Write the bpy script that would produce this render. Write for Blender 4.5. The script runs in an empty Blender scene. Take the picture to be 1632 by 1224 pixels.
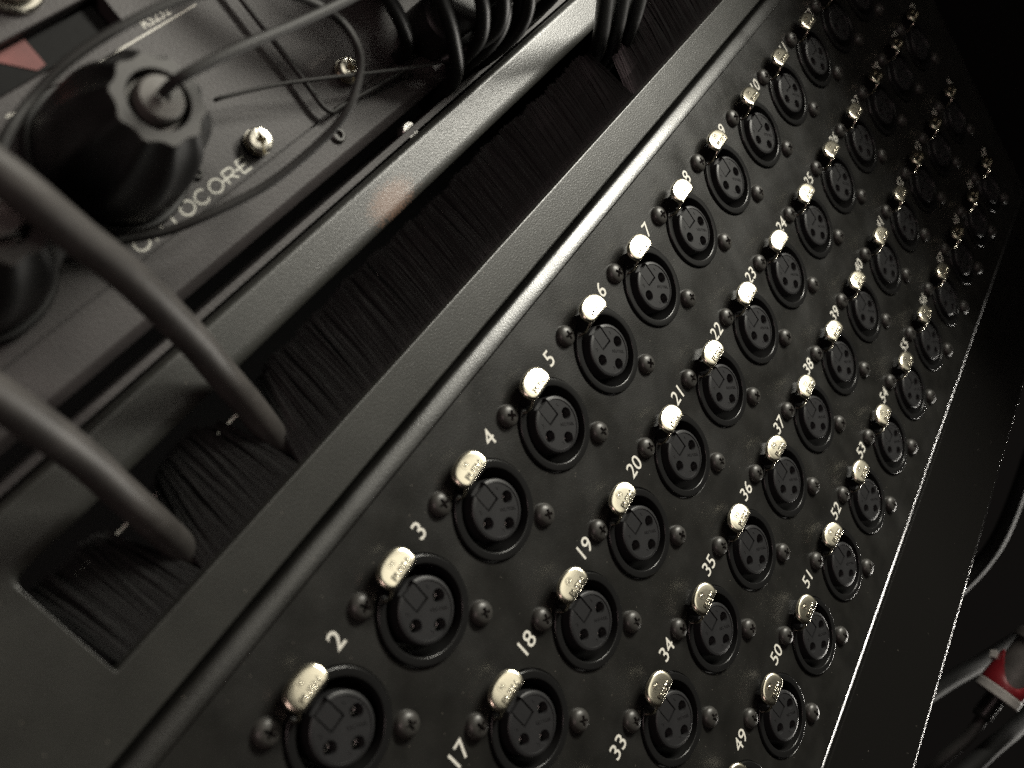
import bpy, bmesh, math, random
from mathutils import Vector, Matrix

random.seed(7)
S = 0.001                                   # all sizes below are millimetres: u right, v up, w out of the rack front

def W(u, v, w):                             # rack coordinates (mm) -> world metres (rack front faces -Y)
    return Vector((u * S, -w * S, v * S))

# ------------------------------------------------------------------ camera
scene = bpy.context.scene
CAM = (-212.07, 147.87, 164.50)
RX = (0.5058, -0.5824, 0.6364)              # picture right, down and forward, in rack coordinates
RY = (-0.6539, -0.7400, -0.1576)
RZ = (0.5627, -0.3364, -0.7551)
def dirw(a): return Vector((a[0], -a[2], a[1])).normalized()
cd = bpy.data.cameras.new("camera")
cam = bpy.data.objects.new("camera", cd)
scene.collection.objects.link(cam)
x, y, z = dirw(RX), -dirw(RY), -dirw(RZ)
m = Matrix((x, y, z)).transposed().to_4x4()
m.translation = W(*CAM)
cam.matrix_world = m
cd.sensor_width = 36.0
cd.lens = 1439.24 / 1632.0 * 36.0
cd.clip_start = 0.004
cd.clip_end = 20.0
cd.dof.use_dof = True
cd.dof.focus_distance = 0.262
cd.dof.aperture_fstop = 13.0
scene.camera = cam

# ------------------------------------------------------------------ world and lamps
world = bpy.data.worlds.new("World")
scene.world = world
world.use_nodes = True
bg = world.node_tree.nodes["Background"]
bg.inputs[0].default_value = (1.0, 0.88, 0.80, 1)
bg.inputs[1].default_value = 0.005

def lamp(name, pos, target, size, power, col, size_v=None):
    ld = bpy.data.lights.new(name, 'AREA')
    ld.shape = 'DISK'
    ld.size = size * S
    if size_v: ld.shape = 'RECTANGLE'; ld.size_y = size_v * S
    ld.energy = power
    ld.color = col
    o = bpy.data.objects.new(name, ld)
    scene.collection.objects.link(o)
    o.location = W(*pos)
    d = W(*target) - W(*pos)
    o.rotation_euler = d.to_track_quat('-Z', 'Y').to_euler()
    return o
lamp("work_lamp", (430, 225, 430), (-40, 70, 0), 100, 7.0, (1.0, 0.97, 0.86), 330)
lamp("broad_lamp", (480, 30, 420), (-40, 70, 0), 480, 0.22, (1.0, 0.96, 0.82))
lamp("front_lamp", (120, 260, 700), (-60, 40, 0), 380, 0.5, (1.0, 0.95, 0.82))
tube = lamp("low_edge_lamp", (560, -900, -16), (20, -60, -14), 520, 6.5, (1.0, 0.96, 0.88), 18)   # unseen low lamp, shaped as a thin strip to light only the panel edges
zz = -(W(20, -60, -8) - W(560, -900, -8)).normalized()
yy = Vector((0, 1, 0)); xx = yy.cross(zz).normalized()
tube.rotation_euler = Matrix((xx, yy, zz)).transposed().to_euler()
lamp("dim_stage_lamp", (-620, 420, 560), (-130, 130, 0), 260, 0.85, (1.0, 0.74, 0.72))

scene.view_settings.view_transform = 'Standard'
scene.view_settings.look = 'None'
scene.view_settings.exposure = 0.0
scene.view_settings.gamma = 1.0
scene.render.engine = 'CYCLES'
scene.cycles.max_bounces = 6
scene.cycles.use_denoising = False
scene.cycles.sample_clamp_indirect = 0.5
scene.cycles.blur_glossy = 1.0
scene.cycles.caustics_reflective = False
scene.cycles.caustics_refractive = False

# ------------------------------------------------------------------ materials
def mat(name, col, rough=0.5, metal=0.0, spec=0.5, bump=0.0, bscale=1500.0, bdist=0.15, cvar=0.0, rvar=0.0,
        speck=None, coat=0.0):
    """procedural paint / rubber / metal: colour, fine relief, dust specks"""
    M = bpy.data.materials.new(name)
    M.use_nodes = True
    nt = M.node_tree
    B = nt.nodes["Principled BSDF"]
    B.inputs["Base Color"].default_value = (*col, 1)
    B.inputs["Roughness"].default_value = rough
    B.inputs["Metallic"].default_value = metal
    B.inputs["Specular IOR Level"].default_value = spec
    if coat:
        B.inputs["Coat Weight"].default_value = coat
        B.inputs["Coat Roughness"].default_value = 0.24
    tc = nt.nodes.new("ShaderNodeTexCoord")
    co = tc.outputs["Object"]
    def noise(sc, det=2.0):
        n = nt.nodes.new("ShaderNodeTexNoise")
        n.inputs["Scale"].default_value = sc
        n.inputs["Detail"].default_value = det
        nt.links.new(co, n.inputs["Vector"])
        return n
    def ramp(src, a, b, lo, hi):
        r = nt.nodes.new("ShaderNodeMapRange")
        r.inputs["From Min"].default_value = a
        r.inputs["From Max"].default_value = b
        r.inputs["To Min"].default_value = lo
        r.inputs["To Max"].default_value = hi
        nt.links.new(src, r.inputs["Value"])
        return r.outputs["Result"]
    if bump:
        n = noise(bscale, 2.5)
        b = nt.nodes.new("ShaderNodeBump")
        b.inputs["Strength"].default_value = bump
        b.inputs["Distance"].default_value = bdist * S
        nt.links.new(n.outputs["Fac"], b.inputs["Height"])
        nt.links.new(b.outputs["Normal"], B.inputs["Normal"])
        if coat: nt.links.new(b.outputs["Normal"], B.inputs["Coat Normal"])
    if rvar:
        n = noise(60.0, 4.0)
        nt.links.new(ramp(n.outputs["Fac"], 0.3, 0.7, max(0.02, rough - rvar), min(1, rough + rvar)), B.inputs["Roughness"])
    last = None
    if cvar:
        n = noise(110.0, 5.0)
        mx = nt.nodes.new("ShaderNodeMix"); mx.data_type = 'RGBA'
        mx.inputs["A"].default_value = (*[c * (1 - cvar) for c in col], 1)
        mx.inputs["B"].default_value = (*[c * (1 + cvar) for c in col], 1)
        nt.links.new(ramp(n.outputs["Fac"], 0.3, 0.7, 0, 1), mx.inputs["Factor"])
        last = mx.outputs["Result"]
    if speck:
        n = nt.nodes.new("ShaderNodeTexVoronoi")
        n.inputs["Scale"].default_value = speck[0]
        nt.links.new(co, n.inputs["Vector"])
        mx = nt.nodes.new("ShaderNodeMix"); mx.data_type = 'RGBA'
        if last: nt.links.new(last, mx.inputs["A"])
        else: mx.inputs["A"].default_value = (*col, 1)
        mx.inputs["B"].default_value = (*speck[2], 1)
        nt.links.new(ramp(n.outputs["Distance"], speck[1], speck[1] * 0.5, 0, 1), mx.inputs["Factor"])
        last = mx.outputs["Result"]
    if last: nt.links.new(last, B.inputs["Base Color"])
    M["bsdf"] = B.name
    return M

DUST = (0.22, 0.20, 0.17)
M_xlr = mat("black_powder_coat", (0.0155, 0.0152, 0.0138), 0.38, coat=0.6, bump=0.55, bscale=2400, bdist=0.09, cvar=0.3, rvar=0.12, speck=(380, 0.05, DUST))
M_brush = mat("grey_black_textured_paint", (0.026, 0.026, 0.023), 0.42, coat=0.4, bump=0.55, bscale=2300, bdist=0.12, cvar=0.15, rvar=0.03, speck=(300, 0.05, DUST))
M_blank = mat("satin_black_paint", (0.010, 0.0096, 0.009), 0.26, bump=0.05, bscale=2300, bdist=0.08, speck=(180, 0.04, DUST))
M_unit = mat("charcoal_textured_paint", (0.042, 0.0365, 0.0365), 0.55, bump=0.8, bscale=1900, bdist=0.13, cvar=0.15)
M_ring = mat("black_plastic", (0.012, 0.012, 0.012), 0.26, bump=0.12, bscale=3500, bdist=0.04)
M_insert = mat("matt_black_plastic", (0.022, 0.022, 0.023), 0.42, bump=0.3, bscale=3500, bdist=0.05, cvar=0.2)
M_screw = mat("blackened_steel", (0.050, 0.048, 0.044), 0.40, metal=0.15, bump=0.15, bscale=2500, bdist=0.05)
M_tab = mat("nickel_plate", (0.74, 0.69, 0.55), 0.22, metal=1.0, bump=0.10, bscale=900, bdist=0.05)
M_silver = mat("bright_nickel", (0.82, 0.78, 0.68), 0.22, metal=1.0, bump=0.15, bscale=1500, bdist=0.05)
M_steel = mat("dull_steel", (0.42, 0.41, 0.39), 0.38, metal=0.8, bump=0.3, bscale=1500)
M_print = mat("white_screen_print", (0.80, 0.78, 0.70), 0.55, bump=0.3, bscale=3000, bdist=0.03)
M_print_faint = mat("worn_grey_print", (0.20, 0.19, 0.18), 0.6)
M_bristle = mat("black_nylon_bristle", (0.024, 0.0235, 0.0235), 0.34)
M_greycable = mat("grey_rubber_sheath", (0.056, 0.051, 0.048), 0.5, bump=0.5, bscale=900, bdist=0.08, cvar=0.35, speck=(330, 0.05, (0.16, 0.15, 0.14)))
M_blackcable = mat("black_rubber_sheath", (0.009, 0.009, 0.0085), 0.40, bump=0.35, bscale=700, bdist=0.10, cvar=0.2)
M_bundle = mat("deep_black_sheath", (0.005, 0.005, 0.005), 0.42, spec=0.35, bump=0.4, bscale=700, bdist=0.1)  # deeper black than the other cable sheaths
M_cord = mat("matt_black_cord", (0.018, 0.017, 0.016), 0.6, bump=0.3, bscale=1200, bdist=0.06)
M_knob = mat("black_rubberised_plastic", (0.010, 0.010, 0.010), 0.45, bump=0.2, bscale=1500, bdist=0.05)
M_knobface = mat("lit_face_plastic", (0.050, 0.047, 0.044), 0.50, bump=0.3, bscale=1500, bdist=0.06, cvar=0.15)  # the plug's black plastic, lightened as if light caught its flat face
M_cap = mat("grey_plastic", (0.135, 0.128, 0.118), 0.55, bump=0.3, bscale=1400, bdist=0.06, cvar=0.12)
M_dark = mat("flat_black_paint", (0.005, 0.005, 0.005), 0.7, spec=0.2, bump=0.3, bscale=500)  # even deep black base colour
M_red = mat("red_plastic", (0.15, 0.007, 0.011), 0.45, bump=0.2, bscale=900)
M_white = mat("dirty_white_plastic", (0.30, 0.285, 0.27), 0.55, bump=0.2, bscale=900, cvar=0.25)
M_redtag = mat("faded_red_label", (0.17, 0.05, 0.045), 0.6, cvar=0.4)
M_hole = mat("contact_bore", (0.006, 0.006, 0.006), 0.4)

def worn_patch(M, centre, size, col):
    """a scuffed, rusty patch with its own outline, in object coordinates"""
    nt = M.node_tree
    B = nt.nodes["Principled BSDF"]
    tc = nt.nodes.new("ShaderNodeTexCoord")
    mp = nt.nodes.new("ShaderNodeMapping"); mp.vector_type = 'POINT'
    c = W(*centre)
    mp.inputs["Scale"].default_value = (1 / (size[0] * S), 1 / (30 * S), 1 / (size[1] * S))
    mp.inputs["Location"].default_value = (-c.x / (size[0] * S), 0, -c.z / (size[1] * S))
    nt.links.new(tc.outputs["Object"], mp.inputs["Vector"])
    ln = nt.nodes.new("ShaderNodeVectorMath"); ln.operation = 'LENGTH'
    nt.links.new(mp.outputs["Vector"], ln.inputs[0])
    no = nt.nodes.new("ShaderNodeTexNoise"); no.inputs["Scale"].default_value = 2200; no.inputs["Detail"].default_value = 4
    nt.links.new(tc.outputs["Object"], no.inputs["Vector"])
    ad = nt.nodes.new("ShaderNodeMath"); ad.operation = 'ADD'
    mu = nt.nodes.new("ShaderNodeMath"); mu.operation = 'MULTIPLY'; mu.inputs[1].default_value = 2.6
    nt.links.new(no.outputs["Fac"], mu.inputs[0])
    nt.links.new(ln.outputs["Value"], ad.inputs[0]); nt.links.new(mu.outputs["Value"], ad.inputs[1])
    r = nt.nodes.new("ShaderNodeMapRange")
    r.inputs["From Min"].default_value = 2.3; r.inputs["From Max"].default_value = 1.9
    r.inputs["To Min"].default_value = 0; r.inputs["To Max"].default_value = 0.85
    nt.links.new(ad.outputs["Value"], r.inputs["Value"])
    mx = nt.nodes.new("ShaderNodeMix"); mx.data_type = 'RGBA'
    old = B.inputs["Base Color"].links
    if old: nt.links.new(old[0].from_socket, mx.inputs["A"])
    else: mx.inputs["A"].default_value = B.inputs["Base Color"].default_value
    mx.inputs["B"].default_value = (*col, 1)
    nt.links.new(r.outputs["Result"], mx.inputs["Factor"])
    nt.links.new(mx.outputs["Result"], B.inputs["Base Color"])
worn_patch(M_brush, (-84, 15.0, 0), (8.5, 3.8), (0.20, 0.115, 0.075))

# ------------------------------------------------------------------ helpers
COL = scene.collection
def link(o, parent=None):
    COL.objects.link(o)
    if parent is not None: o.parent = parent
    return o
def mk(name, verts, faces, material, parent=None, loc=(0, 0, 0), smooth=True, angle=35):
    """ONE mesh object from rack-coordinate vertices (mm, local to loc)"""
    me = bpy.data.meshes.new(name)
    me.from_pydata([W(*p) for p in verts], [], faces)
    bm = bmesh.new(); bm.from_mesh(me)
    bmesh.ops.recalc_face_normals(bm, faces=bm.faces)
    if smooth:
        a = math.radians(angle)
        for f in bm.faces: f.smooth = True
        for e in bm.edges:
            if len(e.link_faces) == 2 and e.calc_face_angle(0) > a: e.smooth = False
    bm.to_mesh(me); bm.free()
    me.materials.append(material)
    o = bpy.data.objects.new(name, me)
    o.location = W(*loc)
    return link(o, parent)
def empty(name, loc, label=None, cat=None, group=None, parent=None):
    o = bpy.data.objects.new(name, None)
    o.empty_display_size = 0.01
    o.location = W(*loc)
    link(o, parent)
    if label: tag(o, label, cat, group)
    return o
def tag(o, label, cat, group=None, kind=None):
    o["label"] = label; o["category"] = cat
    if group: o["group"] = group
    if kind: o["kind"] = kind
    return o
class G:                                     # geometry collector
    def __init__(s): s.v = []; s.f = []
    def add(s, vs, fs):
        n = len(s.v); s.v += vs; s.f += [tuple(i + n for i in f) for f in fs]
    def box(s, u0, u1, v0, v1, w0, w1):
        vs = [(u, v, w) for w in (w0, w1) for v in (v0, v1) for u in (u0, u1)]
        s.add(vs, [(0, 1, 3, 2), (4, 6, 7, 5), (0, 4, 5, 1), (2, 3, 7, 6), (0, 2, 6, 4), (1, 5, 7, 3)])
    def revolve(s, prof, seg=40, c=(0, 0, 0), cap0=False, cap1=False, mod=None):
        vs = []
        for (r, w) in prof:
            for k in range(seg):
                a = 2 * math.pi * k / seg
                rr = r if mod is None else mod(r, w, a)
                vs.append((c[0] + rr * math.cos(a), c[1] + rr * math.sin(a), c[2] + w))
        fs = []
        for i in range(len(prof) - 1):
            for k in range(seg):
                k2 = (k + 1) % seg
                fs.append((i * seg + k, i * seg + k2, (i + 1) * seg + k2, (i + 1) * seg + k))
        if cap0: fs.append(tuple(range(seg)))
        if cap1: fs.append(tuple((len(prof) - 1) * seg + k for k in range(seg)))
        s.add(vs, fs)
    def sweep(s, prof, u0, u1):              # open profile (v, w) along u, with end caps left open
        n = len(prof)
        s.add([(u0, v, w) for v, w in prof] + [(u1, v, w) for v, w in prof], [(i, i + 1, n + i + 1, n + i) for i in range(n - 1)])
    def tube(s, pts, r, seg=14, sub=6, radii=None, caps=True):
        P = [Vector(p) for p in pts]
        Q = []; RR = []
        for i in range(len(P) - 1):
            p0 = P[max(i - 1, 0)]; p1 = P[i]; p2 = P[i + 1]; p3 = P[min(i + 2, len(P) - 1)]
            for k in range(sub):
                t = k / sub
                Q.append(0.5 * ((2 * p1) + (p2 - p0) * t + (2 * p0 - 5 * p1 + 4 * p2 - p3) * t * t + (-p0 + 3 * p1 - 3 * p2 + p3) * t ** 3))
                RR.append(r if radii is None else radii[i] * (1 - t) + radii[i + 1] * t)
        Q.append(P[-1]); RR.append(r if radii is None else radii[-1])
        T = [(Q[min(i + 1, len(Q) - 1)] - Q[max(i - 1, 0)]).normalized() for i in range(len(Q))]
        n = T[0].orthogonal().normalized()
        vs = []
        for i, q in enumerate(Q):
            n = (n - T[i] * n.dot(T[i])).normalized()
            b = T[i].cross(n)
            for k in range(seg):
                a = 2 * math.pi * k / seg
                vs.append(tuple(q + (n * math.cos(a) + b * math.sin(a)) * RR[i]))
        fs = [(i * seg + k, i * seg + (k + 1) % seg, (i + 1) * seg + (k + 1) % seg, (i + 1) * seg + k) for i in range(len(Q) - 1) for k in range(seg)]
        if caps:
            fs.append(tuple(range(seg))); fs.append(tuple((len(Q) - 1) * seg + k for k in range(seg)))
        s.add(vs, fs)
    def ribbon(s, pts, width, w, closed=False):  # flat stroke for lettering, lies in the u-v plane at height w
        n = len(pts); L = []; R = []
        for i, p in enumerate(pts):
            a = pts[i - 1] if (i > 0 or closed) else p
            b = pts[(i + 1) % n] if (i < n - 1 or closed) else p
            d = Vector((b[0] - a[0], b[1] - a[1])).normalized()
            nn = Vector((-d.y, d.x)) * width / 2
            L.append((p[0] + nn.x, p[1] + nn.y, w)); R.append((p[0] - nn.x, p[1] - nn.y, w))
        m = n if closed else n - 1
        s.add(L + R, [(i, (i + 1) % n, n + (i + 1) % n, n + i) for i in range(m)])
    def obj(s, name, material, parent=None, loc=(0, 0, 0), smooth=True, angle=35):
        return mk(name, s.v, s.f, material, parent, loc, smooth, angle)

def text_geo(body, size, bold=0.0, extrude=0.0, cx=0.0, cy=0.0, w=0.0, rot=0.0, sx=1.0, align='CENTER'):
    """printed or raised lettering as (verts, faces) in rack millimetres"""
    cu = bpy.data.curves.new("lettering", 'FONT')
    cu.body = body; cu.size = size; cu.align_x = align; cu.align_y = 'CENTER'
    cu.offset = bold; cu.extrude = extrude; cu.resolution_u = 4
    o = bpy.data.objects.new("lettering", cu)
    COL.objects.link(o)
    dg = bpy.context.evaluated_depsgraph_get()
    dg.update()
    me = bpy.data.meshes.new_from_object(o.evaluated_get(dg))
    ca, sa = math.cos(rot), math.sin(rot)
    vs = []
    for v in me.vertices:
        X, Y = v.co.x * sx, v.co.y
        vs.append((cx + X * ca - Y * sa, cy + X * sa + Y * ca, w + v.co.z))
    fs = [tuple(p.vertices) for p in me.polygons]
    bpy.data.objects.remove(o); bpy.data.meshes.remove(me); bpy.data.curves.remove(cu)
    return vs, fs

def boolean_cut(base, cutters):
    """cut joined cutter shapes out of a prototype once; returns the prototype with its new mesh"""
    for c in cutters:
        md = base.modifiers.new("cut", 'BOOLEAN'); md.operation = 'DIFFERENCE'; md.solver = 'EXACT'; md.object = c
    dg = bpy.context.evaluated_depsgraph_get(); dg.update()
    me = bpy.data.meshes.new_from_object(base.evaluated_get(dg))
    base.modifiers.clear()
    base.data = me
    for c in cutters: bpy.data.objects.remove(c)
    bm = bmesh.new(); bm.from_mesh(me)
    for f in bm.faces: f.smooth = True
    for e in bm.edges:
        e.smooth = not (len(e.link_faces) == 2 and e.calc_face_angle(0) > math.radians(35))
    bm.to_mesh(me); bm.free()
    return base

# ------------------------------------------------------------------ setting: inside of the rack case
PW = 241.0                                   # half width of a 19 inch panel
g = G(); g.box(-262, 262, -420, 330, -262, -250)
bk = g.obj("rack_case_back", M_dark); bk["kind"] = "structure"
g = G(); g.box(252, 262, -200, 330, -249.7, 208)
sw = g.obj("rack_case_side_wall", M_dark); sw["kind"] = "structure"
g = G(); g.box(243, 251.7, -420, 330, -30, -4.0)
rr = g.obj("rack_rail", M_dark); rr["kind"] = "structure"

# ------------------------------------------------------------------ connector panel (four units high)
PITCH, ROW = 29.0, 39.136
NC, NR = 15, 4
panel = empty("connector_panel", (0, 0, 0), "black four-row connector panel with numbered round sockets and rounded long edges", "panel")
g = G()
HR = 11.95
hw, hh = PITCH / 2, ROW / 2
angs = sorted([2 * math.pi * k / 44 for k in range(44)] + [math.atan2(sy * hh, sx * hw) % (2 * math.pi) for sx in (1, -1) for sy in (1, -1)])
def cell(cu, cv):
    n = len(angs); vs = []
    for a in angs:
        c, s_ = math.cos(a), math.sin(a)
        t = min(hw / abs(c) if abs(c) > 1e-9 else 1e9, hh / abs(s_) if abs(s_) > 1e-9 else 1e9)
        vs.append((cu + t * c, cv + t * s_, 0))
    for rad, w in ((HR + 0.15, 0), (HR, -0.15), (HR, -2.0)):
        vs += [(cu + rad * math.cos(a), cv + rad * math.sin(a), w) for a in angs]
    fs = [(j * n + k, j * n + (k + 1) % n, (j + 1) * n + (k + 1) % n, (j + 1) * n + k) for j in range(3) for k in range(n)]
    g.add(vs, fs)
pos = {}
for r in range(NR):
    for c in range(NC):
        cu, cv = (c - 7) * PITCH, (1.5 - r) * ROW
        pos[r * NC + c + 1] = (cu, cv)
        cell(cu, cv)
U0, V0 = 7.5 * PITCH, 2 * ROW
VT = 88.0; BR = 4.0
g.add([(-PW, -V0, 0), (-U0, -V0, 0), (-U0, V0, 0), (-PW, V0, 0)], [(0, 1, 2, 3)])
g.add([(U0, -V0, 0), (PW, -V0, 0), (PW, V0, 0), (U0, V0, 0)], [(0, 1, 2, 3)])
for sgn in (1, -1):
    prof = [(sgn * V0, 0), (sgn * 83.2, 0)]
    pv, pw_ = 83.3, 0.0
    for k in range(13):                      # gentle crown
        prof.append((sgn * pv, pw_))
        pv += 0.31; pw_ -= 0.31 * math.tan(math.radians(30 * (k + 0.5) / 13 if sgn > 0 else (5, 13, 19, 22, 24, 26, 27.5, 29, 30.5, 32, 33.5, 35, 36.5)[k]))
    for k in range(1, 7):                    # tight fold
        a = math.radians(30 + 10 * k)
        prof.append((sgn * (pv - 0.155 + 0.9 * (math.sin(a) - math.sin(math.radians(30)))), pw_ + 0.08 - 0.9 * (math.cos(math.radians(30)) - math.cos(a))))
    prof.append((prof[-1][0], -24))
    g.sweep(prof, -PW, PW)
for su in (-PW, PW):
    g.add([(su, -83.3, 0), (su, 83.3, 0), (su, 83.3, -2), (su, -83.3, -2)], [(0, 1, 2, 3)])
fp = g.obj("faceplate", M_xlr, panel)
bm = bmesh.new(); bm.from_mesh(fp.data); bmesh.ops.remove_doubles(bm, verts=bm.verts, dist=2e-6)
bmesh.ops.recalc_face_normals(bm, faces=bm.faces)
for e in bm.edges:
    e.smooth = not (len(e.link_faces) == 2 and e.calc_face_angle(0) > math.radians(40))
bm.to_mesh(fp.data); bm.free()

# printed numbers
for n, (cu, cv) in pos.items():
    vs, fs = text_geo(str(n), 6.0, bold=0.025, cx=0, cy=0, w=0.05)
    mk("number", vs, fs, M_print, panel, (cu + 11.6 + (0.9 if n > 9 else 0) - (2.0 if n == 1 else 0), cv + 11.9 - (1.5 if n == 1 else 0), 0), smooth=False)

# --- one connector: shell, insert, push tab, two screws
def arc(cx, cw, r, a0, a1, n):
    return [(cx + r * math.cos(math.radians(a0 + (a1 - a0) * k / n)), cw + r * math.sin(math.radians(a0 + (a1 - a0) * k / n))) for k in range(n + 1)]
TOP = 1.4; LIP = 0.8
prof = [(11.65, -14)] + [(11.65, LIP - 0.35)] + arc(11.3, LIP - 0.35, 0.35, 0, 90, 5) + [(10.4, LIP - 0.03)] + arc(9.95, LIP - 0.28, 0.25, 90, 180, 4) + [(9.65, -14.0), (7.0, -14.0)]
g = G()
seg = 72
def ring_mod(r, w, a):
    return r
g.revolve(prof, seg)
# slot in the ring's top edge where the latch sits
shell0 = g.obj("connector", M_ring, panel)
me = shell0.data
bm = bmesh.new(); bm.from_mesh(me)
for v in bm.verts:
    u_, w_, v_ = v.co.x / S, -v.co.y / S, v.co.z / S
    if abs(u_) < 4.0 and v_ > 8.5 and w_ > -1.0: v.co.y = 1.0 * S
bm.to_mesh(me); bm.free()

g = G()
prof = [(7.2, -13.5), (7.2, TOP - 0.75)] + arc(6.75, TOP - 0.55, 0.45, 0, 90, 4) + [(6.35, TOP), (6.28, TOP - 0.18), (5.9, TOP - 0.18), (3.0, TOP - 0.18), (0.01, TOP - 0.18)]
g.revolve(prof, 56, cap0=True)
insert0 = g.obj("insert", M_insert, shell0)
bm = bmesh.new(); bm.from_mesh(insert0.data)
bmesh.ops.remove_doubles(bm, verts=bm.verts, dist=2e-5); bmesh.ops.holes_fill(bm, edges=bm.edges); bmesh.ops.recalc_face_normals(bm, faces=bm.faces)
bm.to_mesh(insert0.data); bm.free()
cut = []
for (hu, hv) in ((4.2, -0.2), (-4.2, -0.2), (0, -4.7)):
    c = G(); c.revolve([(1.42, -8), (1.42, TOP - 0.5), (1.75, TOP + 0.3)], 24, (hu, hv, 0), True, True); cut.append(c.obj("cutter", M_hole))
c = G(); c.box(-2.1, 2.1, 1.4, 9.0, TOP - 1.5, TOP + 1); cut.append(c.obj("cutter", M_hole, smooth=False))
boolean_cut(insert0, cut)
# contacts, raised block in the window, raised lettering: same part
g = G()
for (hu, hv) in ((4.2, -0.2), (-4.2, -0.2), (0, -4.7)):
    g.revolve([(1.1, -8), (1.1, -1.2), (0.85, -1.0), (0.6, -1.2), (0.6, -4)], 16, (hu, hv, 0))
contacts0 = g.obj("contacts", M_steel, shell0)
g = G()
g.box(-1.75, 1.75, 1.85, 6.3, TOP - 1.6, TOP - 0.30)
vs, fs = text_geo("NEUTRIK", 1.15, extrude=0.06, cx=2.35, cy=-2.2, w=TOP - 0.15, rot=math.radians(-40)); g.add(vs, fs)
vs, fs = text_geo("1", 1.5, extrude=0.06, cx=3.7, cy=3.2, w=TOP - 0.15); g.add(vs, fs)
vs, fs = text_geo("2", 1.5, extrude=0.06, cx=-3.7, cy=3.0, w=TOP - 0.15); g.add(vs, fs)
vs, fs = text_geo("3", 1.3, extrude=0.06, cx=-2.2, cy=-4.3, w=TOP - 0.15); g.add(vs, fs)
key0 = g.obj("keyway_block", M_insert, shell0, smooth=False)

# push tab: domed nickel plate, curved outer edge, straight inner edge, raised PUSH and a ringed emblem, spring leg
def tab_outline(n=40):
    pts = []
    for k in range(n):
        a = 2 * math.pi * k / n
        c, s_ = math.cos(a), math.sin(a)
        u_ = 4.85 * math.copysign(abs(c) ** 0.86, c)
        v_ = 3.4 * math.copysign(abs(s_) ** 0.90, s_)
        if v_ < -2.3: v_ = -2.3
        pts.append((u_, v_))
    return pts
TILT = math.radians(22)
def tab_place(u_, v_, h):                   # tab-plane coordinates -> connector coordinates
    return (u_, 13.2 + v_ * math.cos(TILT) + h * math.sin(TILT), 4.9 - v_ * math.sin(TILT) + h * math.cos(TILT))
g = G()
O = tab_outline(); n = len(O)
layers = []
for sc, h in ((0.97, -1.0), (1.0, -0.9), (1.0, -0.50), (0.99, -0.30), (0.965, -0.14), (0.925, -0.02), (0.87, 0.06), (0.78, 0.105), (0.5, 0.13), (0.25, 0.137), (0.0, 0.14)):
    layers.append([tab_place(u_ * sc, v_ * sc, h) for u_, v_ in O])
vs = [p for L in layers for p in L]
fs = [tuple(range(n))] + [(j * n + k, j * n + (k + 1) % n, (j + 1) * n + (k + 1) % n, (j + 1) * n + k) for j in range(len(layers) - 1) for k in range(n)]
g.add(vs, fs)
for body, size, cy in (("PUSH", 2.1, -0.95),):
    tv, tf = text_geo(body, size, bold=0.03, extrude=0.09, cx=0.1, cy=cy, w=0.13, sx=1.12)
    g.add([tab_place(*p) for p in tv], tf)
em = []
for rad, w in ((1.05, 0.0), (1.05, 0.23), (0.85, 0.23), (0.85, 0.0)):
    em += [tab_place(-0.2 + rad * math.cos(2 * math.pi * k / 20), 1.35 + rad * math.sin(2 * math.pi * k / 20), w) for k in range(20)]
g.add(em, [(j * 20 + k, j * 20 + (k + 1) % 20, (j + 1) * 20 + (k + 1) % 20, (j + 1) * 20 + k) for j in range(3) for k in range(20)])
tv, tf = text_geo("N", 1.25, bold=0.02, extrude=0.08, cx=-0.2, cy=1.35, w=0.13)
g.add([tab_place(*p) for p in tv], tf)
g.tube([(-3.6, 11.2, 4.6), (-4.4, 10.3, 3.9), (-4.9, 9.5, 2.6), (-5.1, 9.0, 0.9), (-5.1, 8.8, -2)], 0.36, 8, 3)
tab0 = g.obj("push_tab", M_tab, shell0, angle=50)
bm = bmesh.new(); bm.from_mesh(tab0.data); bmesh.ops.remove_doubles(bm, verts=bm.verts, dist=1e-6); bm.to_mesh(tab0.data); bm.free()
g = G()                                      # black latch neck below the tab
g.box(-2.7, 2.7, 9.0, 13.6, -6, 1.6)
g.box(-3.4, 3.4, 9.9, 13.0, 1.6, 3.7)
neck0 = g.obj("latch", M_ring, shell0, smooth=False)

# pan head cross recess screw
g = G()
dome = [(2.85, -0.5), (2.9, 0.3)] + [(2.9 * math.cos(math.radians(t)) ** 0.8, 0.3 + 1.7 * math.sin(math.radians(t))) for t in (15, 30, 45, 58, 70, 80)] + [(0.02, 2.0)]
g.revolve(dome, 32, cap0=True)
screw0 = g.obj("screw", M_screw, shell0, (-9.5, 12.0, 0))
bm = bmesh.new(); bm.from_mesh(screw0.data)
bmesh.ops.remove_doubles(bm, verts=bm.verts, dist=3e-5); bmesh.ops.holes_fill(bm, edges=bm.edges); bmesh.ops.recalc_face_normals(bm, faces=bm.faces)
bm.to_mesh(screw0.data); bm.free()
def cross_cutter(loc, L, wd, depth, top):
    cs = []
    for q in (0, 1):
        c = G()
        a, b = (L, wd) if q == 0 else (wd * 1.02, L * 0.98)
        vs = [(sx * a * k, sy * b * k, w) for k, w in ((0.55, depth), (1.0, top)) for sy in (-1, 1) for sx in (-1, 1)]
        c.add(vs, [(0, 1, 3, 2), (4, 6, 7, 5), (0, 4, 5, 1), (2, 3, 7, 6), (0, 2, 6, 4), (1, 5, 7, 3)])
        cs.append(c.obj("cutter", M_hole, None, loc, smooth=False))
    return cs
bpy.context.view_layer.update()
boolean_cut(screw0, cross_cutter((-9.5, 12.0, 0), 1.5, 0.42, 0.5, 2.3))
screw0.rotation_euler = (0, random.uniform(0, 3.14), 0)

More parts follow.
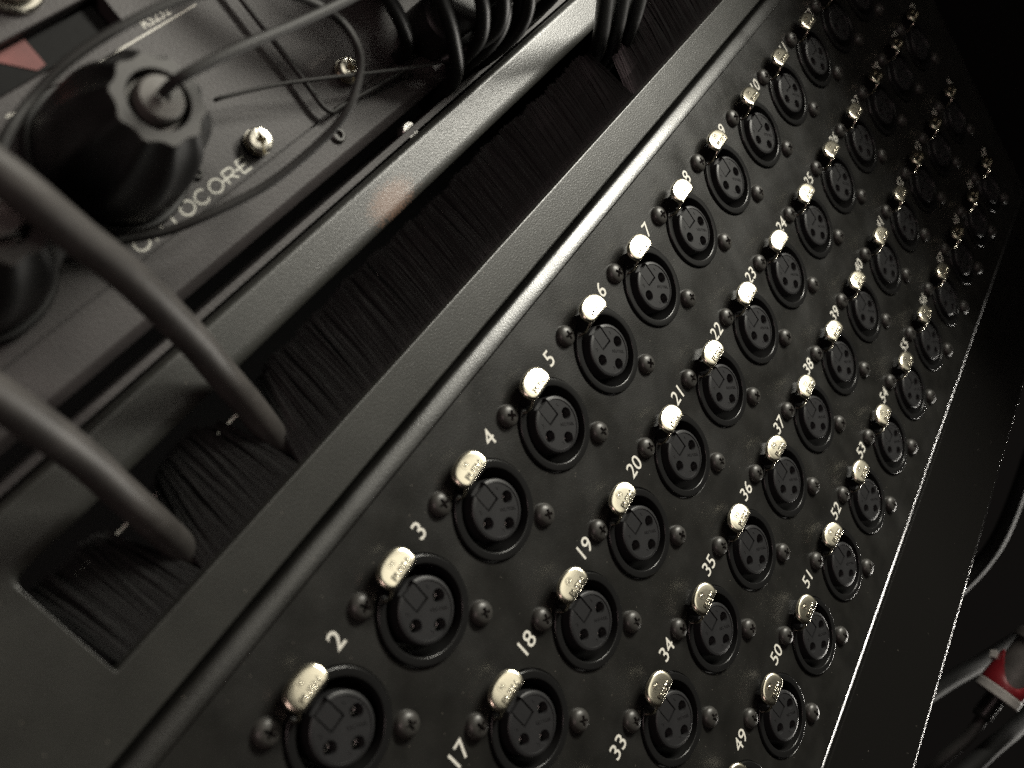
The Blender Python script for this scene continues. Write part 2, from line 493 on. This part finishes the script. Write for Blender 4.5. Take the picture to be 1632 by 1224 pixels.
first = True
proto_children = [insert0, contacts0, key0, tab0, neck0]
for n, (cu, cv) in pos.items():
    if first:
        sh = shell0; first = False
        sh.location = W(cu, cv, 0)
        s2 = screw0.copy(); link(s2, sh)
    else:
        sh = shell0.copy(); link(sh, panel); sh.location = W(cu + random.gauss(0, 0.07), cv + random.gauss(0, 0.07), random.gauss(0, 0.06))
        sh.rotation_euler = (0, math.radians(random.gauss(0, 1.0)), 0)
        for ch in proto_children:
            c = ch.copy(); link(c, sh)
            if ch is tab0:
                c.rotation_euler = (math.radians(random.gauss(0, 1.3)), math.radians(random.gauss(0, 0.8)), math.radians(random.gauss(0, 1.6)))
        s1 = screw0.copy(); link(s1, sh); s1.location = W(-9.5, 12, random.uniform(-0.1, 0.1)); s1.rotation_euler = (0, random.uniform(0, 3.14), 0)
        s2 = screw0.copy(); link(s2, sh)
    s2.location = W(9.5, -12, random.uniform(-0.1, 0.1)); s2.rotation_euler = (0, random.uniform(0, 3.14), 0)

# ------------------------------------------------------------------ brush panel (one unit high) with cable slot
brush = empty("brush_panel", (0, 111, 0), "dark grey textured rack panel with a long bristle-filled cable slot", "panel")
BY0, BY1 = 89.5, 132.7
SY0, SY1, SU = 99.7, 122.4, 192.0
def rrect(u0, u1, v0, v1, r):
    pts = []
    for (cx, cy, a0, rad) in ((u1 - r[0], v1 - r[0], 0, r[0]), (u0 + r[1], v1 - r[1], 90, r[1]), (u0 + r[2], v0 + r[2], 180, r[2]), (u1 - r[3], v0 + r[3], 270, r[3])):
        for k in range(7):
            a = math.radians(a0 + 15 * k)
            pts.append((cx + rad * math.cos(a), cy + rad * math.sin(a), math.cos(a), math.sin(a)))
    return pts
def corner_of(i, u0, u1, v0, v1, r=0.4):
    q = i // 7; k = i % 7
    cx, cy = ((u1 - r, v1 - r), (u0 + r, v1 - r), (u0 + r, v0 + r), (u1 - r, v0 + r))[q]
    a = math.radians(90 * q + 15 * k)
    return (cx + r * math.cos(a), cy + r * math.sin(a), math.cos(a), math.sin(a))
inner = rrect(-SU, SU, SY0, SY1, (2.0, 2.0, 0.5, 0.5))
g = G(); loops = []
# outer flange, outer roll, face edge, slot edge, slot roll, slot wall
def oroll(nv): return 1.5 if nv > 0.5 else 0.45
out0 = [corner_of(i, -PW, PW, BY0, BY1) for i in range(28)]
loops.append([(p[0], p[1], -14) for p in out0])
for a in (90, 70, 50, 30, 12, 0):
    A = math.radians(a)
    loops.append([(p[0] - p[2] * oroll(p[3]) * (1 - math.sin(A)), p[1] - p[3] * oroll(p[3]) * (1 - math.sin(A)), -oroll(p[3]) * (1 - math.cos(A))) for p in out0])
def iroll(nv): return 0.3 + 2.1 * max(0.0, nv) ** 1.5
loops.append([(p[0] - p[2] * (oroll(p[3]) + 0.1), p[1] - p[3] * (oroll(p[3]) + 0.1), 0) for p in out0])
loops.append([(p[0] + p[2] * (iroll(p[3]) + 0.1), p[1] + p[3] * (iroll(p[3]) + 0.1), 0) for p in inner])
for d, dw_ in ((1.0, 0.0), (0.75, 0.012), (0.5, 0.05), (0.3, 0.10), (0.14, 0.165), (0.05, 0.22), (0.012, 0.28), (0.0, 0.36)):
    loops.append([(p[0] + p[2] * iroll(p[3]) * d, p[1] + p[3] * iroll(p[3]) * d, -iroll(p[3]) * dw_) for p in inner])
loops.append([(p[0], p[1], -4.0) for p in inner])
N = 28
vs = [p for L in loops for p in L]
fs = [(j * N + k, j * N + (k + 1) % N, (j + 1) * N + (k + 1) % N, (j + 1) * N + k) for j in range(len(loops) - 1) for k in range(N)]
vs = [(a, b - 111, c) for a, b, c in vs]
mk("faceplate", vs, fs, M_brush, brush, angle=40)
# bristles
CABS = [(-141.6, 2.8), (-169.6, 2.8), (16.0, 3.2)]
g = G()
def bristle(u, layer):
    w0 = -3.4 - layer * 1.1
    L = 19.6 + random.gauss(0, 0.28) + 0.35 * math.sin(u * 0.11) + 0.3 * math.sin(u * 0.53 + 1)
    lean = -0.6 + 1.0 * math.sin(u * 0.035 + 0.6) + 0.7 * math.sin(u * 0.21) + random.gauss(0, 0.30)
    dw = random.gauss(0, 0.2)
    cid = math.floor(u / 1.3 + 0.35 * math.sin(u * 0.9) + layer * 0.37)
    hsh = math.sin(cid * 12.9898 + layer * 4.1) * 43758.5453; hsh -= math.floor(hsh)
    lean += (hsh - 0.5) * 1.1 + ((cid + 0.5) * 1.3 - u) * 0.35
    dw += (hsh - 0.5) * 1.5; L += (hsh - 0.5) * 0.5
    push = 0.0; pw = 0.0
    for cu, cr in CABS:
        d = u - cu
        if abs(d) < 14:
            sgn = 1 if d >= 0 else -1
            need = max(0.0, (cr + 2.8 + abs(d) * 0.5) - abs(d)) if abs(d) < 13 else 0
            push += sgn * need * (0.85 if d > 0 else 1.25)
            pw -= 0.12 * need
    wd = random.uniform(0.09, 0.17)
    vs = []
    for k in range(4):
        t = k / 3
        uu = u + (lean + push) * t ** 1.25 + random.gauss(0, 0.02)
        vv = 99.0 + L * t * (1 - 0.02 * abs(push))
        ww = w0 + (dw + pw) * t + 0.35 * math.sin(t * 3)
        wk = wd * (1.0 if k < 3 else 0.6)
        vs += [(uu - wk, vv - 111, ww - 0.05), (uu, vv - 111, ww + 0.10), (uu + wk, vv - 111, ww - 0.05)]
    fs = []
    for k in range(3):
        for j in range(2): fs.append((k * 3 + j, k * 3 + j + 1, (k + 1) * 3 + j + 1, (k + 1) * 3 + j))
    g.add(vs, fs)
for layer in range(3):
    u = -190.0
    while u < 190.0:
        step = 0.125 if u < 80 else 0.25
        bristle(u + random.uniform(-0.05, 0.05), layer)
        u += step * random.uniform(0.6, 1.4)
br = g.obj("bristles", M_bristle, brush, smooth=False); br["kind"] = "stuff"
g = G(); g.box(-191, 191, 95.6 - 111, 99.1 - 111, -8.5, -2.6)
g.obj("brush_holder", M_ring, brush, smooth=False)
g = G(); g.tube([(-195, 114.0, -11), (195, 113.8, -11)], 0.3, 10, 2)  # steel rod whose gleam is put in as plain white colour
tag(g.obj("gleam_rod", M_print), "thin steel rod, its gleam painted in white, showing through the bristle gaps behind the slot", "rod")

# ------------------------------------------------------------------ blank panel below
g = G()
bv0, bv1, bt = -135.8, -90.2, 3.0
rB = 2.0
prof = [(bv1, -bt), (bv1, -0.4), (bv1 - 0.12, -0.12), (bv1 - 0.4, 0.0), (bv1 - 0.5, 0.0), (bv0 + rB + 0.1, 0.0)]
for k in range(9):
    a = math.radians(90 * k / 8)
    prof.append((bv0 + rB - rB * math.sin(a), -rB + rB * math.cos(a)))
prof.append((bv0, -bt))
g.sweep([(a + 111, b) for a, b in prof], -PW, PW)
n = len(prof)
for su in (-PW, PW): g.add([(su, a + 111, b) for a, b in prof], [tuple(range(n))])
g.add([(-PW, bv1 + 111, -bt), (PW, bv1 + 111, -bt), (PW, bv0 + 111, -bt), (-PW, bv0 + 111, -bt)], [(0, 1, 2, 3)])
o = g.obj("blank_panel", M_blank, None, (0, -111, -2.6))
tag(o, "plain black blanking panel below the numbered sockets", "panel")

# ------------------------------------------------------------------ optical network unit above the brush panel
unit = empty("optical_network_unit", (0, 133, -1.2), "charcoal rack unit lettered OPTOCORE above the brush panel", "rack unit")
def uo(o): return o
Z0 = 133.0
g = G()                                      # front plate: lip, lower step, groove, upper face
prof = [(138.2, -26), (138.2, -1.6), (138.5, -1.2), (139.9, -0.15), (140.3, 0.0), (140.4, 0.0), (148.15, 0.0), (148.25, -0.7), (148.55, -0.7), (148.65, 0.0), (183.1, 0.0), (183.2, 0.0), (183.4, -0.2), (183.4, -7.0)]
g.sweep([(a - Z0, b) for a, b in prof], -PW, PW)
g.obj("front_plate", M_unit, unit)
g = G()                                      # plate above the recessed socket row
prof = [(190.7, -7.0), (190.7, -0.2), (190.9, 0.0), (191.0, 0.0), (222.0, 0.0), (222.0, -20)]
g.sweep([(a - Z0, b) for a, b in prof], -PW, PW)
g.obj("upper_plate", M_unit, unit)
g = G()
g.box(-PW, -137.3, 183.35 - Z0, 190.75 - Z0, -7.0, -0.05)
g.box(-107.8, PW, 183.35 - Z0, 190.75 - Z0, -7.0, -0.05)
g.obj("middle_plate", M_unit, unit, smooth=False)
g = G(); g.box(-138.5, -106, 182.8 - Z0, 191.2 - Z0, -9.0, -6.9)
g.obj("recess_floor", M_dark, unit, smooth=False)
g = G()                                      # thin support rail under the unit
g.box(-PW, PW, 133.3 - Z0, 134.7 - Z0, -18, -2.2)
g.obj("support_rail", M_steel_dark if False else M_unit, unit, smooth=False)
# white line
g = G(); g.add([(-138.5, 180.15 - Z0, 0.05), (-92.0, 180.15 - Z0, 0.05), (-92.0, 180.45 - Z0, 0.05), (-138.5, 180.45 - Z0, 0.05)], [(0, 1, 2, 3)])
g.obj("printed_line", M_print, unit, smooth=False)
vs, fs = text_geo("RS232", 2.9, bold=0.0, cx=-101.6, cy=182.0 - Z0, w=0.05, sx=1.0)
mk("lettering", vs, fs, M_print, unit, smooth=False)
vs, fs = text_geo("GI4748-0", 1.9, cx=-75.4, cy=158.4 - Z0, w=0.05, sx=1.05)
mk("lettering", vs, fs, M_print_faint, unit, smooth=False)
# OPTOCORE in thin wide stroke letters
def letters(word, u0, v0, h, adv, wd):
    g = G()
    for i, ch in enumerate(word):
        x0 = u0 + i * adv; wl = adv * 0.80
        P = lambda a, b: (x0 + a * wl, v0 + b * h)
        def el(a0, a1, n=22, cx=0.5, cy=0.5, rx=0.5, ry=0.5):
            return [P(cx + rx * math.cos(math.radians(a0 + (a1 - a0) * k / n)), cy + ry * math.sin(math.radians(a0 + (a1 - a0) * k / n))) for k in range(n + 1)]
        if ch == 'O': g.ribbon(el(0, 360)[:-1], wd, 0.05, True)
        elif ch == 'C': g.ribbon(el(42, 318), wd, 0.05)
        elif ch == 'T': g.ribbon([P(0.0, 1), P(1.0, 1)], wd, 0.05); g.ribbon([P(0.5, 0.95), P(0.5, 0)], wd, 0.055)
        elif ch == 'P': g.ribbon([P(0.12, 0), P(0.12, 0.98)], wd, 0.05); g.ribbon([P(0.12, 1)] + el(90, -90, 12, 0.62, 0.72, 0.30, 0.28) + [P(0.12, 0.44)], wd, 0.055)
        elif ch == 'R': g.ribbon([P(0.12, 0), P(0.12, 0.98)], wd, 0.05); g.ribbon([P(0.12, 1)] + el(90, -90, 12, 0.62, 0.72, 0.30, 0.28) + [P(-0.22, 0.44)], wd, 0.055); g.ribbon([P(0.55, 0.44), P(0.95, 0)], wd, 0.06)
        elif ch == 'E': g.ribbon([P(0.9, 1), P(0.15, 1)], wd, 0.05); g.ribbon([P(0.9, 0), P(0.15, 0)], wd, 0.05); g.ribbon([P(0.85, 0.5), P(-0.25, 0.5)], wd, 0.05); g.ribbon([P(0.15, 0), P(0.15, 1)], wd, 0.055)
    return g
letters("OPTOCORE", -137.2, 149.5 - Z0, 2.7, 3.98, 0.38).obj("lettering", M_print, unit, smooth=False)
# recess contents: black sub-connector with faded red tag
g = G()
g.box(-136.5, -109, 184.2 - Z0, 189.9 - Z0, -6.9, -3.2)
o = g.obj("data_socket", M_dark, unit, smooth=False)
g = G()
g.add([(-131.5, 190.2 - Z0, -3.0), (-124.5, 190.2 - Z0, -3.0), (-124.6, 185.0 - Z0, -3.0), (-126.6, 184.8 - Z0, -3.0), (-131.5, 189.2 - Z0, -3.0)], [(0, 1, 2, 3, 4)])
g.add([(-131.5, 190.2 - Z0, -3.15), (-124.5, 190.2 - Z0, -3.15), (-124.6, 185.0 - Z0, -3.15), (-126.6, 184.8 - Z0, -3.15), (-131.5, 189.2 - Z0, -3.15)], [(0, 1, 2, 3, 4)])
g.obj("label", M_redtag, unit, smooth=False)
g = G()
g.revolve([(6.0, -1), (6.0, 1.0), (5.6, 1.4), (4.6, 1.4), (4.6, 3.5), (4.3, 4.5), (3.9, 4.5), (3.7, 4.0), (3.7, -1)], 36, (-121.0, 198.5 - Z0, 0))
g.obj("coaxial_socket", M_silver, unit)

def thumb_screw(loc, r=2.75, h=2.8, material=M_silver):
    g = G()
    g.revolve([(r * 0.72, -0.5), (r * 0.72, 0.4), (r * 1.05, 0.45), (r * 1.05, 1.0), (r * 0.86, 1.05), (r * 0.86, 1.5), (r * 0.97, 1.55), (r, 1.8), (r, h - 0.5), (r * 0.95, h - 0.15), (r * 0.85, h), (0.02, h)], 36, cap0=True)
    o = g.obj("captive_screw", material, unit, loc)
    bm = bmesh.new(); bm.from_mesh(o.data)
    bmesh.ops.remove_doubles(bm, verts=bm.verts, dist=3e-5); bmesh.ops.holes_fill(bm, edges=bm.edges); bmesh.ops.recalc_face_normals(bm, faces=bm.faces)
    bm.to_mesh(o.data); bm.free()
    cs = []
    a = math.radians(62)
    base = Vector((loc[0], loc[1] + Z0, loc[2] - 1.2))
    for L, wd, dep in ((r * 1.2, 0.30, h - 1.0), (r * 0.42, 0.52, h - 2.2), (0.52, r * 0.42, h - 2.2)):
        c = G()
        pts = [(x_ * math.cos(a) - y_ * math.sin(a), x_ * math.sin(a) + y_ * math.cos(a)) for y_ in (-wd, wd) for x_ in (-L, L)]
        vs = [(p[0], p[1], w) for w in (dep, h + 1) for p in pts]
        c.add(vs, [(0, 1, 3, 2), (4, 6, 7, 5), (0, 4, 5, 1), (2, 3, 7, 6), (0, 2, 6, 4), (1, 5, 7, 3)])
        cs.append(c.obj("cutter", M_hole, None, tuple(base), smooth=False))
    for k in range(4):
        c = G(); aa = a + math.radians(45 + 90 * k)
        c.revolve([(0.16, h - 0.5), (0.16, h + 0.5)], 8, (r * 0.66 * math.cos(aa), r * 0.66 * math.sin(aa), 0), True, True)
        cs.append(c.obj("cutter", M_hole, None, tuple(base), smooth=False))
    bpy.context.view_layer.update()
    boolean_cut(o, cs)
    return o
thumb_screw((-102.2, 152.6 - Z0, 0))
thumb_screw((-71.6, 153.2 - Z0, 0))
def small_screw(loc, r):
    g = G(); g.revolve([(r, -0.3), (r, 0.5), (r * 0.8, 0.8), (r * 0.5, 0.8), (r * 0.45, 0.1), (0.02, 0.1)], 20)
    return g.obj("plate_screw", M_screw, unit, loc)
small_screw((-117.2, 154.8 - Z0, 0), 1.3)
small_screw((-84.0, 143.8 - Z0, 0), 1.8)
g = G(); g.revolve([(2.4, -1), (2.4, 1.2), (2.1, 1.5), (0.02, 1.5)], 28)
g.obj("rail_screw", M_steel, unit, (-61.5, 134.0 - Z0, -6.5))

# ------------------------------------------------------------------ fibre plugs on the unit
def fibre_plug(u, v, label, cap_shift):
    t = empty("fibre_plug", (u, v, -1.2), label, "plug", "fluted fibre plugs on the lettered unit")
    g = G(); g.revolve([(14.6, 0.02), (14.6, 2.4), (14.2, 3.0), (13.0, 3.0), (13.0, 0.02)], 56)
    g.obj("flange", M_knob, t)
    NF = 10
    def flute(r, w, a):
        k = max(0.0, min(1.0, (w - 6.0) / 9.0))
        d = abs(((a * NF / (2 * math.pi) + 0.18) % 1.0) - 0.5) * 2      # 0 in the scallop centre, 1 on the rib
        cutd = max(0.0, 1 - (d / 0.80) ** 2)
        return r - k * 1.05 * cutd * min(1.0, r / 12.0) 
    g = G()
    prof = [(12.6, 3.0), (13.2, 3.3), (13.3, 5.0), (13.1, 8.0), (12.8, 12), (12.4, 16), (11.7, 19.5), (10.8, 22.5), (9.6, 25.0), (8.4, 26.8), (7.9, 27.6)]
    g.revolve(prof, 108, mod=flute)
    nut = g.obj("coupling_nut", M_knob, t, angle=60)
    g = G()
    g.revolve([(7.9, 27.6), (7.7, 28.0), (5.3, 28.0), (5.25, 27.8), (5.2, 20.0), (4.0, 20.0)], 108, mod=lambda r, w, a: flute(r, w, a) if r > 6 else r)
    g.obj("nut_face", M_knobface, t, angle=40)
    g = G()
    g.revolve([(4.75, 20), (4.75, 25.6), (4.55, 25.8), (4.2, 25.8), (4.0, 25.5), (4.0, 20)], 40)
    g.obj("inner_sleeve", M_cap, t)
    g = G()
    g.revolve([(3.75, 20), (3.75, 28.6), (3.5, 28.95), (1.3, 29.1), (0.9, 28.6), (0.02, 28.6)], 40, (cap_shift, 0, 0))
    g.obj("end_cap", M_cap, t)
    return t
fibre_plug(-129.6, 165.8, "large black fluted plug whose grey end cap holds a thin cord, nearest the lettering", 0.2)
fibre_plug(-161.8, 165.4, "large black fluted plug cut by the picture edge behind the grey cable", 0.0)

# ------------------------------------------------------------------ cables
def cable(name, pts, r, material, label, cat="cable", group=None, seg=14, sub=8, radii=None):
    o = G(); o.tube(pts, r, seg, sub, radii)
    pts = [(a, b, c - 1.2) for a, b, c in pts]
    base = pts[-1]
    q = [(a - base[0], b - base[1], c - base[2]) for a, b, c in o.v]
    ob = mk(name, q, o.f, material, None, base, True, 60)
    return tag(ob, label, cat, group)
cable("thick_cable", [(-168.0, 200.0, 40), (-164.9, 180.9, 38), (-159.5, 166.5, 33), (-156.0, 157.5, 28), (-151.7, 147.1, 22), (-146.8, 133.6, 12), (-144.6, 125.3, 6), (-142.4, 115.3, 0), (-140.1, 104.8, -7.5), (-137.8, 93.5, -16), (-135.4, 80.6, -28)], 3.0, M_greycable,
      "thick grey cable crossing in front of the fluted plugs down into the brush slot", group="thick grey cables entering the brush slot", seg=24)
cable("thick_cable", [(-187.0, 175.0, 36), (-183.9, 158.5, 34), (-179.2, 145.3, 26), (-174.4, 131.7, 14), (-172.6, 123.3, 8), (-171.1, 115.4, 3), (-169.0, 106.3, -4.5), (-167.5, 97.0, -12), (-165.1, 84.4, -24)], 3.0, M_greycable,
      "thick grey cable entering the brush slot close to its rounded end", group="thick grey cables entering the brush slot", seg=24)
cable("thin_cord", [(-147.5, 157.0, 3.6), (-144.5, 155.2, 4), (-139.5, 152.7, 4), (-134.0, 149.8, 6), (-126.6, 147.5, 9), (-114.9, 145.3, 12), (-102.8, 145.3, 16), (-94.8, 146.8, 20), (-88.2, 150.9, 22), (-86.3, 155.3, 24), (-87.2, 161.2, 25), (-92.6, 167.5, 26), (-99.9, 172.2, 26), (-110.8, 176.6, 25), (-123.2, 178.1, 24), (-134.3, 178.1, 22), (-142.5, 176.6, 20), (-150.4, 173.8, 20), (-159.8, 168.6, 18), (-172, 160, 15)], 0.85, M_cord,
      "thin black cord looping round the fluted plug with the grey cap", "cord", seg=10)
cable("cap_cord", [(-129.4, 166.0, 28.4), (-128.8, 166.1, 31.0), (-126.2, 165.8, 33.4), (-115.7, 164.7, 34), (-101.4, 163.2, 32), (-84.7, 161.9, 30), (-64.8, 161.7, 26), (-40, 164, 20)], 0.95, M_cord,
      "dark cord leaving the grey end cap of the fluted plug", "cord", seg=10)
cable("thin_cord", [(-105.5, 163.5, 2.0), (-103.4, 162.8, 3), (-93.4, 159.4, 4), (-84.1, 155.4, 5), (-69.5, 148.9, 6), (-53.6, 142.7, 6), (-32.8, 136.1, 6)], 0.42, M_cord,
      "very thin black cord drawn straight across the silver screw beside the faint code", "cord", seg=8)
cable("thin_cord", [(-84.0, 186, 1.0), (-83.8, 178.6, 1), (-83.8, 167.1, 1), (-83.8, 156.8, 1), (-84.0, 150.7, 1), (-83.0, 148.4, 1), (-80.5, 148.2, 1.2), (-72, 147.2, 1.5), (-58, 145.5, 2)], 0.6, M_cord,
      "black cord lying flat down the charcoal face between the two silver screws", "cord", seg=8)

# black cable bundle hanging in front of the unit
bundle = [
    [(-66, 186, 26), (-60, 168, 24), (-55, 154, 20), (-51, 144, 12), (-48, 137, 2), (-46, 136, -14)],
    [(-58, 186, 30), (-52, 166, 28), (-47, 152, 24), (-44, 144, 17), (-43, 140, 8), (-44, 139, -10)],
    [(-50, 184, 26), (-44, 162, 25), (-39, 148, 22), (-37, 141, 16), (-39, 138, 7), (-42, 138, -10)],
    [(-42, 184, 34), (-37, 160, 30), (-33, 146, 25), (-31, 139, 18), (-32, 136, 8), (-34, 136, -12)],
    [(-34, 182, 26), (-30, 160, 22), (-25, 146, 17), (-22, 139, 10), (-21, 136, -2), (-21, 136, -14)],
    [(-24, 182, 30), (-20, 158, 26), (-15, 144, 20), (-12, 138, 12), (-11, 136, 0), (-11, 136, -14)],
    [(-14, 182, 28), (-9, 156, 24), (-5, 143, 17), (-3, 138, 8), (-2, 136, -4), (-2, 136, -16)],
    [(-72, 190, 20), (-67, 172, 18), (-62, 160, 14), (-58, 152, 8), (-56, 149, 2), (-56, 149, -6)],
    [(-30, 184, 40), (-25, 162, 36), (-19, 147, 30), (-14, 140, 20), (-12, 137, 9), (-14, 137, -10)],
    [(-54, 186, 34), (-48, 166, 31), (-43, 151, 27), (-40, 143, 20), (-40, 140, 12), (-47, 142, 2)],
    [(-38, 184, 28), (-33, 164, 26), (-29, 150, 22), (-27, 141, 14), (-27, 138, 4), (-27, 137, -10)],
    [(-20, 184, 36), (-14, 160, 32), (-8, 146, 26), (-7, 140, 17), (-7, 137, 6), (-7, 136, -10)],
]
where = ["first from the silver screws", "second from the silver screws", "third from the silver screws", "fourth from the silver screws", "fifth from the silver screws",
         "sixth from the silver screws", "last before the slot cables", "shortest, plugged beside the faint code", "standing out furthest", "bent back towards the faint code", "thin, deep in the middle", "in front of the last two"]
for p, wh in zip(bundle, where):
    cable("black_cable", p, 1.75, M_bundle, "dark glossy cable hanging above the brush panel, " + wh, group="black cable bundle above the brush panel", seg=14)
k = 0
for vv in (149.0, 166.5, 184.0):  # added black bodies that fill the gap behind the bundle with darkness
    for uu in (-43.0, -27.5, -12.0):
        g = G(); g.revolve([(6.9, 0.0), (6.9, 9.0), (6.3, 9.6), (5.6, 9.8), (5.6, 15.0), (5.0, 16.5), (0.02, 16.5)], 8 if (k % 2) else 28)
        o = g.obj("dark_filler", M_knob, None, (uu, vv, -1.15))
        tag(o, "added black filler body that darkens the gap behind the hanging cables", "plug", "added dark fillers behind the cable bundle")
        k += 1
# cables coming out of the brush slot
for p, lb in (([(24, 108, -30), (21.9, 113.0, -8), (14.7, 118.4, 4), (6.1, 124.7, 16), (-5.8, 131.7, 30), (-38.9, 143.5, 60), (-75, 158, 95)], "black slot cable rising from the bristles, middle of the three"),
              ([(30, 106, -30), (28.0, 111.5, -8), (21.9, 116.3, 4), (15.1, 121.9, 15), (3.9, 128.4, 28), (-23.4, 140.5, 55), (-60, 156, 90)], "black slot cable rising from the bristles, nearest the numbered sockets"),
              ([(17, 110, -30), (14.0, 115.0, -8), (6.0, 120.5, 5), (-4.2, 127.1, 18), (-17.9, 135.2, 34), (-45.4, 146.1, 60), (-85, 160, 95)], "black slot cable rising from the bristles, nearest the hanging bundle")):
    cable("black_cable", p, 2.3, M_blackcable, lb, group="black cables rising from the brush slot", seg=14)

# ------------------------------------------------------------------ red ringed plug and dark cables below the blank panel
def plug_red():
    t = empty("multi_pin_plug", (43, -229, -30), "red collared grey plug with a white band in the dark below the panels", "plug")
    ax = Vector((0.83, 0.24, 0.51)).normalized()
    up = Vector((0, 0, 1)); sd = ax.cross(up).normalized(); up = sd.cross(ax).normalized()
    t.scale = (0.90, 0.90, 0.90)
    def rev(name, prof, material, seg=36, gap=None):
        g = G(); vs = []; fs = []
        for r, a in prof:
            for k in range(seg):
                th_ = 2 * math.pi * k / seg
                p = ax * a + (sd * math.cos(th_) + up * math.sin(th_)) * r
                if gap: p = gap(p, r, a, th_)
                vs.append(tuple(p))
        for i in range(len(prof) - 1):
            for k in range(seg): fs.append((i * seg + k, i * seg + (k + 1) % seg, (i + 1) * seg + (k + 1) % seg, (i + 1) * seg + k))
        g.add(vs, fs)
        return g.obj(name, material, t, angle=40)
    rev("white_band", [(5, -2.6), (10.6, -2.6), (11.4, -2.0), (11.4, 2.0), (10.8, 2.6), (9, 2.6)], M_white)
    def fork(p, r, a, th_):                  # prongs of the collar: the front edge swings back and forth
        if a > 8:
            k = 0.5 + 0.5 * math.cos(2 * (th_ - 0.75))
            p = p - ax * (1 - k) ** 0.7 * (a - 6.0)
        return p
    rev("red_collar", [(8.5, 2.7), (11.0, 2.7), (11.2, 5.0), (10.8, 12.0), (10.3, 20.0), (9.3, 20.0), (9.0, 5.0)], M_red, 48, fork)
    rev("body", [(8.6, 2.8), (8.6, 30.0), (10.5, 30.5), (10.5, 35), (8, 36), (0.1, 36)], M_greycable)
    rev("strain_relief", [(0.1, -16), (4.0, -16), (4.4, -15)] + [(r, -14 + i * 1.5 + d) for i in range(7) for r, d in ((5.0, 0.0), (5.0, 0.8), (4.2, 0.9), (4.2, 1.45))] + [(5.4, -3.0), (5.4, -2.0)], M_blackcable)
    g = G(); g.box(-2.2, 2.2, -2.0, 2.0, -1.5, 1.5)
    g.v = [(a + 14, b + 12, c) for a, b, c in g.v]
    g.obj("latch", M_white, t, smooth=False)
    return t
plug_red()
cable("black_cable", [(-30, -290, -110), (-10, -262, -80), (8, -243, -58), (23, -237.0, -43), (33.0, -232.2, -35.4)], 2.8, M_cord, "black cable leading into the red collared plug")
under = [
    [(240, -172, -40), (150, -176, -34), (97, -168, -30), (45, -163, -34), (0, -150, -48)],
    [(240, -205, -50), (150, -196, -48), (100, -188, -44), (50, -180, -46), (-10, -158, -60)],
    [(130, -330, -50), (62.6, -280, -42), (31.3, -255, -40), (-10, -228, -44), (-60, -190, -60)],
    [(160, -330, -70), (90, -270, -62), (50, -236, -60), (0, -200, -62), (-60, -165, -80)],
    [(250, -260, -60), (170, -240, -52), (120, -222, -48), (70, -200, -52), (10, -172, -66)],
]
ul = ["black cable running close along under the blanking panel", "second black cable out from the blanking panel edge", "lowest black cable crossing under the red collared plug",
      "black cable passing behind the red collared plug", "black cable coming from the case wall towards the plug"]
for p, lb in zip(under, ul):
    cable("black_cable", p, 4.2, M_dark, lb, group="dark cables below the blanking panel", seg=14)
